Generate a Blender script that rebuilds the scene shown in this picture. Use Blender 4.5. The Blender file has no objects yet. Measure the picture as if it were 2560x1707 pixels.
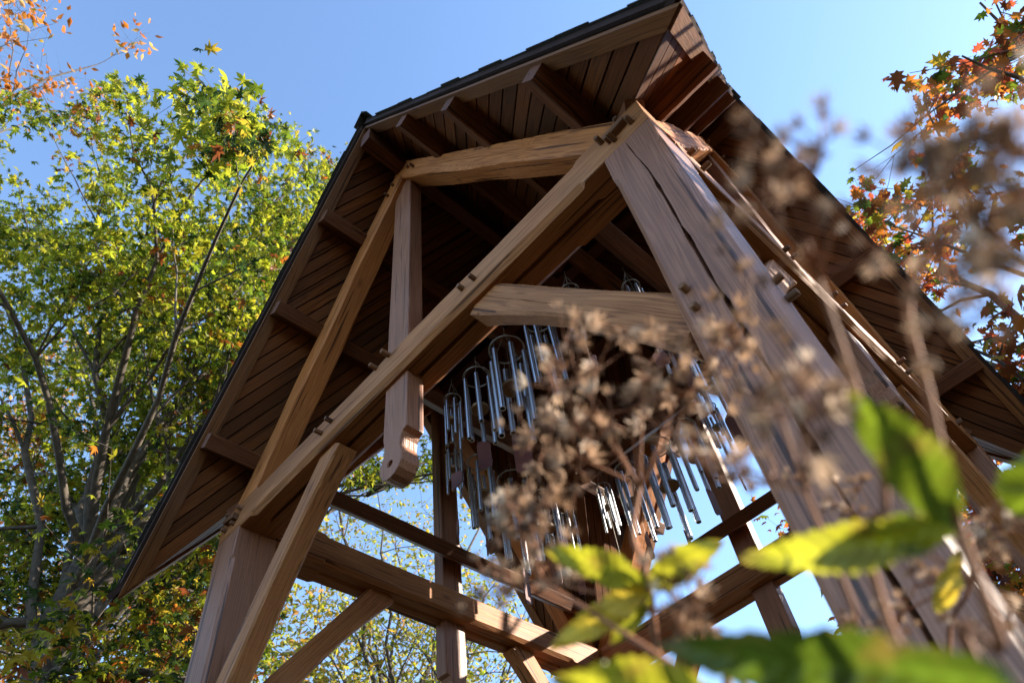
import bpy, bmesh, math, random
import numpy as np
from mathutils import Vector, Matrix
from mathutils.geometry import tessellate_polygon

# ------------------------------------------------------------------ camera
S = 1.8                      # metres per half span of the tower
Z0 = 3.6847                  # height of the tie beams' undersides
scene = bpy.context.scene
col = scene.collection
def U(x, y, z): return Vector((x * S, y * S, z * S + Z0))

cam_data = bpy.data.cameras.new('camera')
cam = bpy.data.objects.new('camera', cam_data); col.objects.link(cam)
RIGHT = Vector((0.67414, 0.73124, -0.10406)); UP = Vector((0.62385, -0.4883, 0.61023)); FWD = Vector((-0.39541, 0.47629, 0.78536))
CAM = U(1.12461, -1.78921, -1.63038)
M = Matrix.Identity(4)
for i in range(3):
    M[i][0], M[i][1], M[i][2], M[i][3] = RIGHT[i], UP[i], -FWD[i], CAM[i]
cam.matrix_world = M
cam_data.sensor_width = 36; cam_data.lens = 25.2038
cam_data.clip_start = 0.02; cam_data.clip_end = 2000
cam_data.dof.use_dof = True; cam_data.dof.focus_distance = 4.9; cam_data.dof.aperture_fstop = 3.0
scene.camera = cam

# ------------------------------------------------------------------ sky, sun, exposure
SUN_AZ, SUN_EL = math.radians(42), math.radians(26)
world = bpy.data.worlds.new('World'); scene.world = world; world.use_nodes = True
wn = world.node_tree; bg = wn.nodes['Background']
sky = wn.nodes.new('ShaderNodeTexSky'); sky.sky_type = 'NISHITA'; sky.sun_disc = False
sky.sun_elevation = SUN_EL; sky.sun_rotation = SUN_AZ
sky.air_density = 1.0; sky.dust_density = 0.25; sky.ozone_density = 2.6; sky.altitude = 200
wn.links.new(sky.outputs[0], bg.inputs[0]); bg.inputs[1].default_value = 0.15
sl = bpy.data.lights.new('sun', 'SUN'); sl.energy = 5.0; sl.angle = math.radians(0.5); sl.color = (1.0, 0.90, 0.76)
sun = bpy.data.objects.new('sun', sl); col.objects.link(sun)
SUNDIR = Vector((math.sin(SUN_AZ) * math.cos(SUN_EL), math.cos(SUN_AZ) * math.cos(SUN_EL), math.sin(SUN_EL)))
sun.rotation_euler = SUNDIR.to_track_quat('Z', 'Y').to_euler(); sun.location = (20, 14, 18)
scene.view_settings.view_transform = 'Standard'; scene.view_settings.look = 'None'
scene.view_settings.exposure = 1.75; scene.view_settings.gamma = 1.0
scene.cycles.use_denoising = True
scene.cycles.max_bounces = 8; scene.cycles.transparent_max_bounces = 4
scene.cycles.caustics_reflective = False; scene.cycles.caustics_refractive = False
scene.cycles.sample_clamp_indirect = 6.0

# ------------------------------------------------------------------ helpers
def pixel_ray(px, py):
    """direction through a point of the 2560 x 1707 photograph"""
    a = (px - 1280) / 1792.27; b = (py - 853.5) / 1792.27
    return (RIGHT * a - UP * b + FWD).normalized()

def tag(o, label=None, cat=None, group=None, kind=None):
    if label: o['label'] = label
    if cat: o['category'] = cat
    if group: o['group'] = group
    if kind: o['kind'] = kind
    return o

def empty(name, loc=(0, 0, 0), parent=None):
    o = bpy.data.objects.new(name, None); col.objects.link(o); o.location = loc
    o.empty_display_size = 0.1; o.parent = parent
    return o

def mesh_data(name, verts, faces, mat=None, smooth=False):
    me = bpy.data.meshes.new(name)
    me.from_pydata([tuple(v) for v in verts], [], faces); me.update()
    if mat: me.materials.append(mat)
    if smooth:
        me.polygons.foreach_set('use_smooth', [True] * len(me.polygons))
    return me

def put(name, me, parent=None, matrix=None):
    o = bpy.data.objects.new(name, me); col.objects.link(o); o.parent = parent
    if matrix is not None:
        # matrices come in tower coordinates; a sub-part is stored relative to its part
        o.matrix_basis = matrix if parent is None or parent.type == 'EMPTY' else parent.matrix_basis.inverted() @ matrix
    return o

def frame(origin, x, z):
    x = Vector(x).normalized(); z = Vector(z); z = (z - x * z.dot(x)).normalized(); y = z.cross(x)
    m = Matrix.Identity(4)
    for i in range(3): m[i][0], m[i][1], m[i][2], m[i][3] = x[i], y[i], z[i], origin[i]
    return m

def local_obj(name, verts, faces, mat, parent, fr, smooth=False):
    """verts are in tower coordinates; the object gets the frame fr so that its grain follows local X"""
    inv = fr.inverted()
    return put(name, mesh_data(name, [inv @ Vector(v) for v in verts], faces, mat, smooth), parent, fr)

# ------------------------------------------------------------------ materials
def nodes_of(name):
    m = bpy.data.materials.new(name); m.use_nodes = True
    nt = m.node_tree
    return m, nt, nt.nodes['Principled BSDF']

def ramp(nt, stops):
    r = nt.nodes.new('ShaderNodeValToRGB')
    while len(r.color_ramp.elements) < len(stops): r.color_ramp.elements.new(0.5)
    for e, (p, c) in zip(r.color_ramp.elements, stops):
        e.position = p; e.color = (*c, 1)
    return r

def wood(name, dark, mid, light, grey, grey_amt=0.5, rough=(0.42, 0.7), bump=0.35, tint=0.35, knots=True, spec=0.22):
    m, nt, b = nodes_of(name); L = nt.links.new; N = nt.nodes.new
    tc = N('ShaderNodeTexCoord'); oi = N('ShaderNodeObjectInfo')
    off = N('ShaderNodeVectorMath'); off.operation = 'MULTIPLY_ADD'
    comb = N('ShaderNodeCombineXYZ')
    for i in range(3): L(oi.outputs['Random'], comb.inputs[i])
    L(comb.outputs[0], off.inputs[0]); off.inputs[1].default_value = (37.1, 19.7, 11.3); L(tc.outputs['Object'], off.inputs[2])
    # knots: bend the grain round scattered points
    mp = N('ShaderNodeMapping'); mp.inputs['Scale'].default_value = (0.5, 12, 12); L(off.outputs[0], mp.inputs[0])
    warp = N('ShaderNodeTexNoise'); warp.inputs['Scale'].default_value = 1.2; warp.inputs['Detail'].default_value = 3
    L(mp.outputs[0], warp.inputs['Vector'])
    wadd = N('ShaderNodeVectorMath'); wadd.operation = 'MULTIPLY_ADD'
    L(warp.outputs['Color'], wadd.inputs[0]); wadd.inputs[1].default_value = (0.0, 1.4, 1.4); L(mp.outputs[0], wadd.inputs[2])
    g1 = N('ShaderNodeTexWave'); g1.wave_type = 'RINGS'; g1.rings_direction = 'X'
    g1.inputs['Scale'].default_value = 2.6; g1.inputs['Distortion'].default_value = 2.2; g1.inputs['Detail'].default_value = 2.5
    g1.inputs['Detail Scale'].default_value = 1.4
    L(wadd.outputs[0], g1.inputs['Vector'])
    mf = N('ShaderNodeMapping'); mf.inputs['Scale'].default_value = (2.2, 130, 130); L(off.outputs[0], mf.inputs[0])
    fine = N('ShaderNodeTexNoise'); fine.inputs['Scale'].default_value = 1.0; fine.inputs['Detail'].default_value = 4; L(mf.outputs[0], fine.inputs['Vector'])
    big = N('ShaderNodeTexNoise'); big.inputs['Scale'].default_value = 1.7; big.inputs['Detail'].default_value = 3; L(off.outputs[0], big.inputs['Vector'])
    mx = N('ShaderNodeMath'); mx.operation = 'MULTIPLY_ADD'; L(g1.outputs['Fac'], mx.inputs[0]); mx.inputs[1].default_value = 0.30
    mx2 = N('ShaderNodeMath'); mx2.operation = 'MULTIPLY'; L(fine.outputs['Fac'], mx2.inputs[0]); mx2.inputs[1].default_value = 0.62
    L(mx2.outputs[0], mx.inputs[2])
    r = ramp(nt, [(0.18, dark), (0.47, mid), (0.80, light)]); L(mx.outputs[0], r.inputs[0])
    # weathering to grey in blotches
    gm = N('ShaderNodeMapRange'); gm.inputs[1].default_value = 0.36; gm.inputs[2].default_value = 0.66
    gm.inputs[3].default_value = 0; gm.inputs[4].default_value = grey_amt; L(big.outputs['Fac'], gm.inputs[0])
    mg = N('ShaderNodeMix'); mg.data_type = 'RGBA'; L(gm.outputs[0], mg.inputs[0]); L(r.outputs[0], mg.inputs[6]); mg.inputs[7].default_value = (*grey, 1)
    # per piece tint
    tr = N('ShaderNodeMapRange'); tr.inputs[3].default_value = 1 - tint; tr.inputs[4].default_value = 1 + tint; L(oi.outputs['Random'], tr.inputs[0])
    mt = N('ShaderNodeMix'); mt.data_type = 'RGBA'; mt.blend_type = 'MULTIPLY'; mt.inputs[0].default_value = 1
    L(mg.outputs[2], mt.inputs[6]); L(tr.outputs[0], mt.inputs[7])
    def darken(src, scale, lo, hi, amt, detail, rot=(0, 0, 0), dk=.28):
        mm = N('ShaderNodeMapping'); mm.inputs['Scale'].default_value = scale; mm.inputs['Rotation'].default_value = rot; L(off.outputs[0], mm.inputs[0])
        nn = N('ShaderNodeTexNoise'); nn.inputs['Scale'].default_value = 1.0; nn.inputs['Detail'].default_value = detail; L(mm.outputs[0], nn.inputs['Vector'])
        rg = N('ShaderNodeMapRange'); rg.inputs[1].default_value = lo; rg.inputs[2].default_value = hi; rg.inputs[4].default_value = amt; L(nn.outputs['Fac'], rg.inputs[0])
        mc = N('ShaderNodeMix'); mc.data_type = 'RGBA'; L(rg.outputs[0], mc.inputs[0]); L(src, mc.inputs[6]); mc.inputs[7].default_value = (dark[0] * dk, dark[1] * dk, dark[2] * dk, 1)
        return mc.outputs[2]
    stained = darken(mt.outputs[2], (0.9, 3.2, 3.2), 0.52, 0.75, 0.5, 5, dk=.6)
    checked = darken(stained, (0.75, 42, 42), 0.655, 0.69, 0.85, 1)
    out_col = checked
    if knots:
        mk = N('ShaderNodeMapping'); mk.inputs['Scale'].default_value = (2.2, 5, 5); L(off.outputs[0], mk.inputs[0])
        v = N('ShaderNodeTexVoronoi'); v.inputs['Scale'].default_value = 1.0; L(mk.outputs[0], v.inputs['Vector'])
        kr = N('ShaderNodeMapRange'); kr.inputs[1].default_value = 0.05; kr.inputs[2].default_value = 0.13; kr.inputs[3].default_value = 0.55; kr.inputs[4].default_value = 0
        L(v.outputs['Distance'], kr.inputs[0])
        mk2 = N('ShaderNodeMix'); mk2.data_type = 'RGBA'; L(kr.outputs[0], mk2.inputs[0]); L(out_col, mk2.inputs[6]); mk2.inputs[7].default_value = (dark[0] * .5, dark[1] * .45, dark[2] * .4, 1)
        out_col = mk2.outputs[2]
    L(out_col, b.inputs['Base Color']); b.inputs['Specular IOR Level'].default_value = spec
    rr = N('ShaderNodeMapRange'); rr.inputs[3].default_value = rough[0]; rr.inputs[4].default_value = rough[1]; L(big.outputs['Fac'], rr.inputs[0]); L(rr.outputs[0], b.inputs['Roughness'])
    bp = N('ShaderNodeBump'); bp.inputs['Strength'].default_value = bump; bp.inputs['Distance'].default_value = 0.006; L(mx.outputs[0], bp.inputs['Height']); L(bp.outputs[0], b.inputs['Normal'])
    return m

W_POST = wood('weathered_timber', (0.105, 0.040, 0.019), (0.235, 0.098, 0.050), (0.345, 0.162, 0.090), (0.265, 0.125, 0.077), 0.6, (0.34, 0.55), 0.4, 0.05, spec=0.38)
W_TIE = wood('tan_timber', (0.14, 0.047, 0.013), (0.325, 0.126, 0.041), (0.46, 0.205, 0.078), (0.34, 0.162, 0.076), 0.5, (0.45, 0.7), 0.35, 0.08)
W_RAFT = wood('stained_timber', (0.19, 0.056, 0.012), (0.42, 0.148, 0.036), (0.56, 0.225, 0.068), (0.38, 0.165, 0.068), 0.35, (0.45, 0.7), 0.4, 0.08)
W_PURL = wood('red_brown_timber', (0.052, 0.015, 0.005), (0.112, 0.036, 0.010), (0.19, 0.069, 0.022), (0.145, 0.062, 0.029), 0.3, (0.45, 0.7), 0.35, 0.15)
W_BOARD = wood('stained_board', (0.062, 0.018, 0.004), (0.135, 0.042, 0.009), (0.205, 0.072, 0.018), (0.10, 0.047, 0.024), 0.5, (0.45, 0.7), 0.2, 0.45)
W_RAKE = wood('amber_trim', (0.085, 0.030, 0.008), (0.18, 0.070, 0.020), (0.26, 0.113, 0.036), (0.165, 0.088, 0.052), 0.5, (0.45, 0.7), 0.2, 0.25)
W_PEG = wood('peg_wood', (0.10, 0.042, 0.018), (0.17, 0.078, 0.036), (0.25, 0.125, 0.06), (0.16, 0.085, 0.05), 0.5, (0.5, 0.7), 0.3, 0.25, knots=False)
W_DISC = wood('disc_wood', (0.16, 0.09, 0.04), (0.30, 0.18, 0.09), (0.42, 0.28, 0.15), (0.25, 0.2, 0.15), 0.3, (0.4, 0.6), 0.2, 0.2, knots=False)

def plain(name, c, rough=0.5, metal=0.0, noise=0.25, scale=30, bump=0.0, spec=0.5):
    m, nt, b = nodes_of(name); L = nt.links.new; N = nt.nodes.new
    tc = N('ShaderNodeTexCoord'); n = N('ShaderNodeTexNoise'); n.inputs['Scale'].default_value = scale; n.inputs['Detail'].default_value = 4
    L(tc.outputs['Object'], n.inputs['Vector'])
    r = ramp(nt, [(0.3, [x * (1 - noise) for x in c]), (0.7, [min(1, x * (1 + noise)) for x in c])]); L(n.outputs['Fac'], r.inputs[0]); L(r.outputs[0], b.inputs['Base Color'])
    b.inputs['Roughness'].default_value = rough; b.inputs['Metallic'].default_value = metal; b.inputs['Specular IOR Level'].default_value = spec
    if bump:
        bp = N('ShaderNodeBump'); bp.inputs['Strength'].default_value = bump; bp.inputs['Distance'].default_value = 0.01
        L(n.outputs['Fac'], bp.inputs['Height']); L(bp.outputs[0], b.inputs['Normal'])
    return m

M_DRIP = plain('brown_metal_edge', (0.036, 0.022, 0.019), 0.75, 0.0, 0.15, 6, spec=0.08)
M_SHINGLE = plain('dark_shingle', (0.032, 0.028, 0.024), 0.9, 0, 0.5, 60, 0.4, spec=0.1)
M_ALU = plain('brushed_aluminium', (0.82, 0.82, 0.83), 0.27, 1.0, 0.08, 90)
M_RING = plain('dull_steel', (0.20, 0.18, 0.15), 0.45, 0.7, 0.2, 30)
M_WIRE = plain('thin_wire', (0.20, 0.16, 0.12), 0.5, 0.3, 0.1, 10)
M_SAIL = plain('mauve_brown_plate', (0.14, 0.050, 0.042), 0.6, 0.0, 0.12, 12)
M_GROUND = plain('leafy_ground', (0.045, 0.034, 0.017), 0.95, 0, 0.45, 1.3, 0.2)

def leaf_mat(name, transl=0.5, gain=1.7, rough=0.45, spot=0.0, attr='leaf_colour'):
    m, nt, b = nodes_of(name); L = nt.links.new; N = nt.nodes.new
    a = N('ShaderNodeAttribute'); a.attribute_name = attr
    colr = a.outputs['Color']
    if spot:
        tc = N('ShaderNodeTexCoord'); n = N('ShaderNodeTexNoise'); n.inputs['Scale'].default_value = 28; n.inputs['Detail'].default_value = 5
        L(tc.outputs['Object'], n.inputs['Vector'])
        mr = N('ShaderNodeMapRange'); mr.inputs[1].default_value = 0.58; mr.inputs[2].default_value = 0.74; mr.inputs[4].default_value = spot; L(n.outputs['Fac'], mr.inputs[0])
        mm = N('ShaderNodeMix'); mm.data_type = 'RGBA'; L(mr.outputs[0], mm.inputs[0]); L(colr, mm.inputs[6]); mm.inputs[7].default_value = (0.14, 0.07, 0.02, 1)
        colr = mm.outputs[2]
    L(colr, b.inputs['Base Color']); b.inputs['Roughness'].default_value = rough
    b.inputs['Specular IOR Level'].default_value = 0.35
    t = N('ShaderNodeBsdfTranslucent')
    g = N('ShaderNodeVectorMath'); g.operation = 'SCALE'; g.inputs['Scale'].default_value = gain; L(colr, g.inputs[0]); L(g.outputs[0], t.inputs['Color'])
    mix = N('ShaderNodeMixShader'); mix.inputs[0].default_value = transl
    L(b.outputs[0], mix.inputs[1]); L(t.outputs[0], mix.inputs[2])
    L(mix.outputs[0], nt.nodes['Material Output'].inputs['Surface'])
    return m
M_LEAF = leaf_mat('tree_leaf', 0.55, 2.0)
M_BIGLEAF = leaf_mat('plant_leaf', 0.45, 1.9, 0.4, 0.5)
M_FLUFF = leaf_mat('dry_seed_fluff', 0.35, 1.2, 0.9)
M_BARK = plain('grey_bark', (0.072, 0.056, 0.042), 0.9, 0, 0.5, 14, 0.6)
M_BARK2 = plain('brown_bark', (0.085, 0.065, 0.05), 0.9, 0, 0.4, 16, 0.5)
M_STEM = plain('red_brown_stem', (0.19, 0.066, 0.020), 0.8, 0, 0.3, 25)

# ------------------------------------------------------------------ ground
g = mesh_data('ground', [(-600, -600, 0), (600, -600, 0), (600, 600, 0), (-600, 600, 0)], [(0, 1, 2, 3)], M_GROUND)
tag(put('ground', g), kind='structure')

# ------------------------------------------------------------------ the timber tower
rng = random.Random(7)
tower = empty('chime_tower')
tag(tower, 'open red-brown timber-frame tower with cross-gabled roof, wind chimes hanging inside', 'tower')

def timber(name, A, B, w, h, up, mat, ch=0.005, stops=None, crack=None, arch=0.0, jit=0.0015, step=0.22, edges=(1, 1, 1, 1), parent=None):
    """a beam from A to B (metres): width w across, height h along 'up'; stopped chamfers, one drying crack, hewn wobble"""
    A = Vector(A); B = Vector(B); Ln = (B - A).length
    fr = frame(A, B - A, up)
    ts = set([0.0, Ln]); n = max(2, int(Ln / step))
    for i in range(1, n): ts.add(Ln * i / n)
    if stops:
        s0, s1 = stops
        for t in (s0, s0 + ch, Ln - s1 - ch, Ln - s1):
            ts.add(t)
    if crack:
        for i in range(41): ts.add(crack['t0'] + (crack['t1'] - crack['t0']) * i / 40)
    ts = sorted(t for t in ts if 0 <= t <= Ln)
    ts = [t for i, t in enumerate(ts) if i == 0 or t - ts[i - 1] > 1e-4]
    verts = []; faces = []; npt = None
    wob = [rng.uniform(-1, 1) for _ in range(8)]
    for t in ts:
        if stops:
            s0, s1 = stops
            f = min(max((t - s0) / ch, 0), max((Ln - s1 - t) / ch, 0), 1)
            c = 0.005 + (ch - 0.005) * f
        else: c = ch
        cs = [c if e else 0.004 for e in edges]
        zl = -h / 2 + arch * math.sin(math.pi * min(1, max(0, t / Ln)))
        y, z = w / 2, h / 2
        # loop: +y+z, -y+z, -y-z, +y-z ; two points per corner
        p = [(y, z - cs[0]), (y - cs[0], z), (-y + cs[1], z), (-y, z - cs[1]), (-y, zl + cs[2]), (-y + cs[2], zl), (y - cs[3], zl), (y, zl + cs[3])]
        j = [jit * math.sin(t * 5.3 + 3 * k + wob[k] * 6) + jit * rng.uniform(-.5, .5) for k in range(8)]
        p = [(a + j[k], b + j[(k + 3) % 8]) for k, (a, b) in enumerate(p)]
        if crack:
            k = (t - crack['t0']) / (crack['t1'] - crack['t0'])
            inside = 0 < k < 1
            e = math.sin(math.pi * min(max(k, 0), 1)) ** 0.5 if inside else 0
            wd = max(0.0006, crack['w'] * e * (0.62 + 0.38 * math.sin(t * 9 + 1) * math.sin(t * 23) + rng.uniform(-.12, .12)))
            dp = max(0.0006, crack['d'] * e)
            o = crack['off'](t) if callable(crack['off']) else crack['off']
            o += 0.0016 * math.sin(t * 6.1 + 1) + 0.0012 * math.sin(t * 19) + rng.uniform(-.0008, .0008)
            f = crack['face']
            if f == '-y': q = [(-y, o + wd), (-y + dp, o), (-y, o - wd)]; at = 4
            elif f == '+y': q = [(y, o - wd), (y - dp, o), (y, o + wd)]; at = 8
            elif f == '-z': q = [(o - wd, zl), (o, zl + dp), (o + wd, zl)]; at = 6
            p = p[:at] + q + p[at:]
        npt = len(p); verts += [(t, a, b) for a, b in p]
    for i in range(len(ts) - 1):
        for k in range(npt):
            a = i * npt + k; b = i * npt + (k + 1) % npt
            faces.append((a, a + npt, b + npt, b))
    faces.append(tuple(range(npt))); faces.append(tuple(range(len(verts) - 1, len(verts) - npt - 1, -1)))
    return put(name, mesh_data(name, verts, faces, mat), parent or tower, fr)

def rot4(k):
    """quarter turns about the tower's axis: side 0 faces -Y, 1 faces +X, 2 faces +Y, 3 faces -X"""
    return Matrix.Rotation(math.pi / 2 * k, 4, 'Z')

peg_me = None
def make_peg_mesh():
    vs = []; fs = []; n = 8
    for t, r in ((-0.05, 1.0), (0.046, 1.0), (0.052, 0.8)):
        for i in range(n):
            a = 2 * math.pi * i / n; vs.append((t, math.cos(a) * r * 0.0185, math.sin(a) * r * 0.0185))
    for s in range(2):
        for i in range(n):
            fs.append((s * n + i, s * n + (i + 1) % n, (s + 1) * n + (i + 1) % n, (s + 1) * n + i))
    fs.append(tuple(range(2 * n, 3 * n)))
    me = mesh_data('peg', vs, fs, W_PEG, True); me.set_sharp_from_angle(angle=math.radians(35)); return me
peg_me = make_peg_mesh()
def peg(p, d, scale=1.0, parent=None):
    d = Vector(d).normalized()
    z = Vector((0, 0, 1)) if abs(d.z) < .9 else Vector((1, 0, 0))
    fr = frame(Vector(p) + d * rng.uniform(-0.012, 0.004), d, z)
    return put('peg', peg_me, parent or tower, fr @ Matrix.Rotation(rng.uniform(0, 6), 4, 'X') @ Matrix.Rotation(rng.uniform(-.07, .07), 4, 'Y') @ Matrix.Diagonal((scale * rng.uniform(.6, 1.0), scale * rng.uniform(.72, .9), scale * rng.uniform(.72, .9), 1)))

Wp = 0.1439 * S            # post
ht = 0.1236                # tie height (units)
m = 1.44                   # roof slope
Zr, Zp, Zs = 1.505, 1.465, 1.575   # rafter tops, purlin undersides, soffit (units, at the ridge)
half = 0.07195
# posts: corners of the square
for k, (sx, sy) in enumerate([(1, -1), (1, 1), (-1, 1), (-1, -1)]):
    cx, cy = sx * (1 - half), sy * (1 - half)
    A = U(cx, cy, 0); A.z = 0; B = U(cx, cy, 0.0)
    Lp = B.z
    cr = None
    if k == 0:
        # the near post's long split in its front face (local -y after framing)
        def off(t, Lp=Lp):
            zz = (t - Lp) / S
            base = 0.0095 if zz < -0.2 else 0.0095 - (zz + 0.2) / 0.2 * 0.013
            return base * S
        cr = dict(face='+y', t0=Lp - 1.75 * S, t1=Lp - 0.005 * S, off=off, w=0.0115, d=0.085)
    # frame: X up, 'up' = world +X so that local z -> +X, local y = z cross x = X x Z = -Y
    timber('post', A, B, Wp, Wp, (1, 0, 0), W_POST, 0.022, (0.25, 0.20), cr, jit=0.0012)
for k in range(4):
    Rk = rot4(k)
    def V3(x, y, z): return Rk @ U(x, y, z)
    def D3(x, y, z): return Rk.to_3x3() @ Vector((x, y, z))
    lift = 0.0 if k % 2 == 0 else -0.03     # the two directions are housed into each other at the corners
    e = 0.0 if k % 2 == 0 else 0.0
    # tie beam in two plies: outer and inner
    y0, y1, y2 = -1.0, -0.9225, -0.8615
    xe = 1.0 if k % 2 == 0 else 0.853
    h_k = ht * S
    zc = ht / 2 if k % 2 == 0 else ht / 2 - 0.004
    tie = timber('tie_beam', V3(-xe, (y0 + y1) / 2, zc), V3(xe, (y0 + y1) / 2, zc), (y1 - y0) * S - 0.002, h_k, (0, 0, 1), W_TIE, 0.030, (0.38, 0.38),
           dict(face='-y', t0=0.6, t1=3.1, off=-0.012, w=0.0016, d=0.02), edges=(1, 1, 1, 1))
    tie_in = timber('inner_tie_beam', V3(-0.853, (y1 + y2) / 2, zc - 0.001), V3(0.853, (y1 + y2) / 2, zc - 0.001), (y2 - y1) * S - 0.004, h_k - 0.004, (0, 0, 1), W_TIE, 0.026, (0.34, 0.34), edges=(1, 0, 0, 1))
    # principal rafters
    for s in (-1, 1):
        th = 0.165 / 1.753 * S      # thickness square to the slope
        nrm = Vector((s * m, 0, 1)).normalized()
        top_a = U(s * 0.936, 0, ht); top_b = U(s * 0.02, 0, Zr - m * 0.02)
        yc = -0.955
        A = Vector((top_a.x, yc * S, top_a.z)) - nrm * th / 2; B = Vector((top_b.x, yc * S, top_b.z)) - nrm * th / 2
        cr = dict(face='-y', t0=0.2, t1=2.3, off=-0.004, w=0.003, d=0.03) if s > 0 else None
        # keep local -y on the outside whichever way the rafter runs
        if s > 0: A, B = B, A
        raf = timber('rafter', Rk @ A, Rk @ B, 0.085 * S, th, D3(*nrm), W_RAFT, 0.010, None, cr, jit=0.0035, step=0.11)
        # pegs through the rafter head into the king post
        for q in range(2):
            t = 0.055 + 0.035 * q
            peg(Rk @ (U(s * t, -0.998, Zr - m * t - 0.085)), D3(0, -1, 0), 0.8, raf)
        # knee brace in the frame's plane
        bA = U(s * 0.352, -0.935, 0.012); bB = U(s * 0.868, -0.935, -0.648)
        up = Vector((s * (0.66), 0, 0.516)).normalized()
        if s > 0: a_, b_ = bA, bB
        else: a_, b_ = bB, bA
        knee = timber('knee_brace', Rk @ a_, Rk @ b_, 0.068 * S, 0.105 * S, D3(*up), W_TIE, 0.012, (0.06, 0.06), dict(face='-y', t0=0.02, t1=0.9, off=0.012, w=0.0025, d=0.025), arch=0.028 * S, step=0.1)
        for q in range(2):
            peg(Rk @ U(s * (0.322 + 0.052 * q), -1.0, 0.065 - 0.012 * q), D3(0, -1, 0), 1.0, tie)
            peg(Rk @ U(s * (0.887), -1.0, -0.607 - 0.056 * q), D3(0, -1, 0), 1.0, knee)
            if k == 0: peg(Rk @ U(s * (0.70 - 0.055 * q), -0.8615, 0.06), D3(0, 1, 0), 0.9, tie_in)
        # four pegs and a key at the post head
        if k % 2 == 0:
            for (px, pz) in ((0.872, 0.085), (0.905, 0.04), (0.935, 0.088), (0.962, 0.045)):
                peg(Rk @ U(s * px, -1.0, pz), D3(0, -1, 0), 1.0, tie)
            kA = U(s * 0.885, -1.008, 0.058); kB = U(s * 0.955, -1.008, 0.072)
            timber('key', Rk @ kA, Rk @ kB, 0.022 * S, 0.022 * S, D3(0, 0, 1), W_PEG, 0.003, parent=tie)
        else:
            for (px, pz) in ((0.80, 0.085), (0.76, 0.05)):
                peg(Rk @ U(s * px, -1.0, pz), D3(0, -1, 0), 1.0, tie)
    # king post with its round pendant
    xc = -0.018 if k == 0 else 0.0
    hw = 0.0535
    circ = [(-0.033 + 0.018 + 0.0495 * math.cos(a), -0.315 + 0.0495 * math.sin(a)) for a in [math.radians(v) for v in (165, 195, 225, 250, 270, 290, 315, 340, 365)]]
    outl = [(-hw, 1.40), (-hw, -0.205), (-hw + 0.004, -0.225), (-hw + 0.008, -0.245), (-hw + 0.005, -0.27)] + circ + [(0.030, -0.295), (0.022, -0.272), (0.026, -0.247), (0.035, -0.232), (hw, -0.225), (hw, 1.40)]
    hole = [(-0.018 + 0.011 * math.cos(a), -0.314 + 0.011 * math.sin(a)) for a in [2 * math.pi * i / 12 for i in range(12)]]
    yf, yb = -0.972, -0.912
    n = len(outl); allp = outl + hole
    tris = tessellate_polygon([[Vector((x, z, 0)) for x, z in outl], [Vector((x, z, 0)) for x, z in hole]])
    vs = [Rk @ U(xc + x, yf, z) for x, z in allp] + [Rk @ U(xc + x, yb, z) for x, z in allp]
    fs = []
    for t in tris:
        fs.append(tuple(t)); fs.append(tuple(i + len(allp) for i in reversed(t)))
    for i in range(n):
        jn = (i + 1) % n; fs.append((i, jn, jn + len(allp), i + len(allp)))
    for i in range(12):
        a = n + i; b = n + (i + 1) % 12; fs.append((a, a + len(allp), b + len(allp), b))
    me_fr = frame(Rk @ U(xc, yf, 0), (0, 0, 1), D3(0, 1, 0))
    kp = local_obj('king_post', vs, fs, W_POST, tower, me_fr)
    bm = bmesh.new(); bm.from_mesh(kp.data); bmesh.ops.recalc_face_normals(bm, faces=bm.faces)
    bmesh.ops.dissolve_limit(bm, angle_limit=0.02, verts=bm.verts, edges=bm.edges)
    ed = [e_ for e_ in bm.edges if len(e_.link_faces) == 2 and e_.calc_face_angle(0) > 1.0]
    bmesh.ops.bevel(bm, geom=ed, offset=0.010, segments=2, affect='EDGES', profile=0.6)
    bm.to_mesh(kp.data); bm.free()
    for q in range(2):
        peg(Rk @ U(xc - 0.003 - 0.066 * q, -1.0, 0.103), D3(0, -1, 0), 1.0, tie)
    # rake trim boards, drip edges, soffit boards, roof panels and shingles: two halves per gable
    for s in (-1, 1):
        def roof(x, y, lift=0.0):      # point on the soffit plane of this half; lift in metres square to the slope
            nrm = Vector((s * m, 0, 1)).normalized()
            return Rk @ (U(s * x, y, Zs - m * x) + nrm * lift)
        nrm = D3(*Vector((s * m, 0, 1)).normalized())
        dslope = D3(s, 0, -m).normalized()
        E = 1.205; panel = None
        def slab(name, quad, l0, l1, mat, fr_dir, skew=None):
            vs = [roof(x, y, l0) for x, y in quad] + [roof(x, y, l1) for x, y in quad]
            q = len(quad)
            fs = [tuple(range(q)), tuple(range(2 * q - 1, q - 1, -1))] + [(i, i + q, (i + 1) % q + q, (i + 1) % q) for i in range(q)]
            if s > 0: fs = [tuple(reversed(f_)) for f_ in fs]
            fr = frame(vs[0], fr_dir, nrm)
            return local_obj(name, vs, fs, mat, panel or tower, fr)
        panel = slab('roof_panel', [(0.0, -E), (E, -E), (0.0, 0.0)], 0.020, 0.053, M_DRIP, dslope)
        slab('rake_board', [(0.0, -E), (E, -E), (E - 0.046, -E + 0.046), (0.0, -E + 0.046)], -0.016, 0.004, W_RAKE, dslope)
        slab('drip_edge', [(0.0, -E - 0.010), (E + 0.010, -E - 0.010), (E, -E - 0.0005), (0.0, -E - 0.0005)], 0.016, 0.054, M_DRIP, dslope)
        vdir = (roof(1, -1) - roof(0, 0))
        step = 0.0532; c = 0.0
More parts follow.
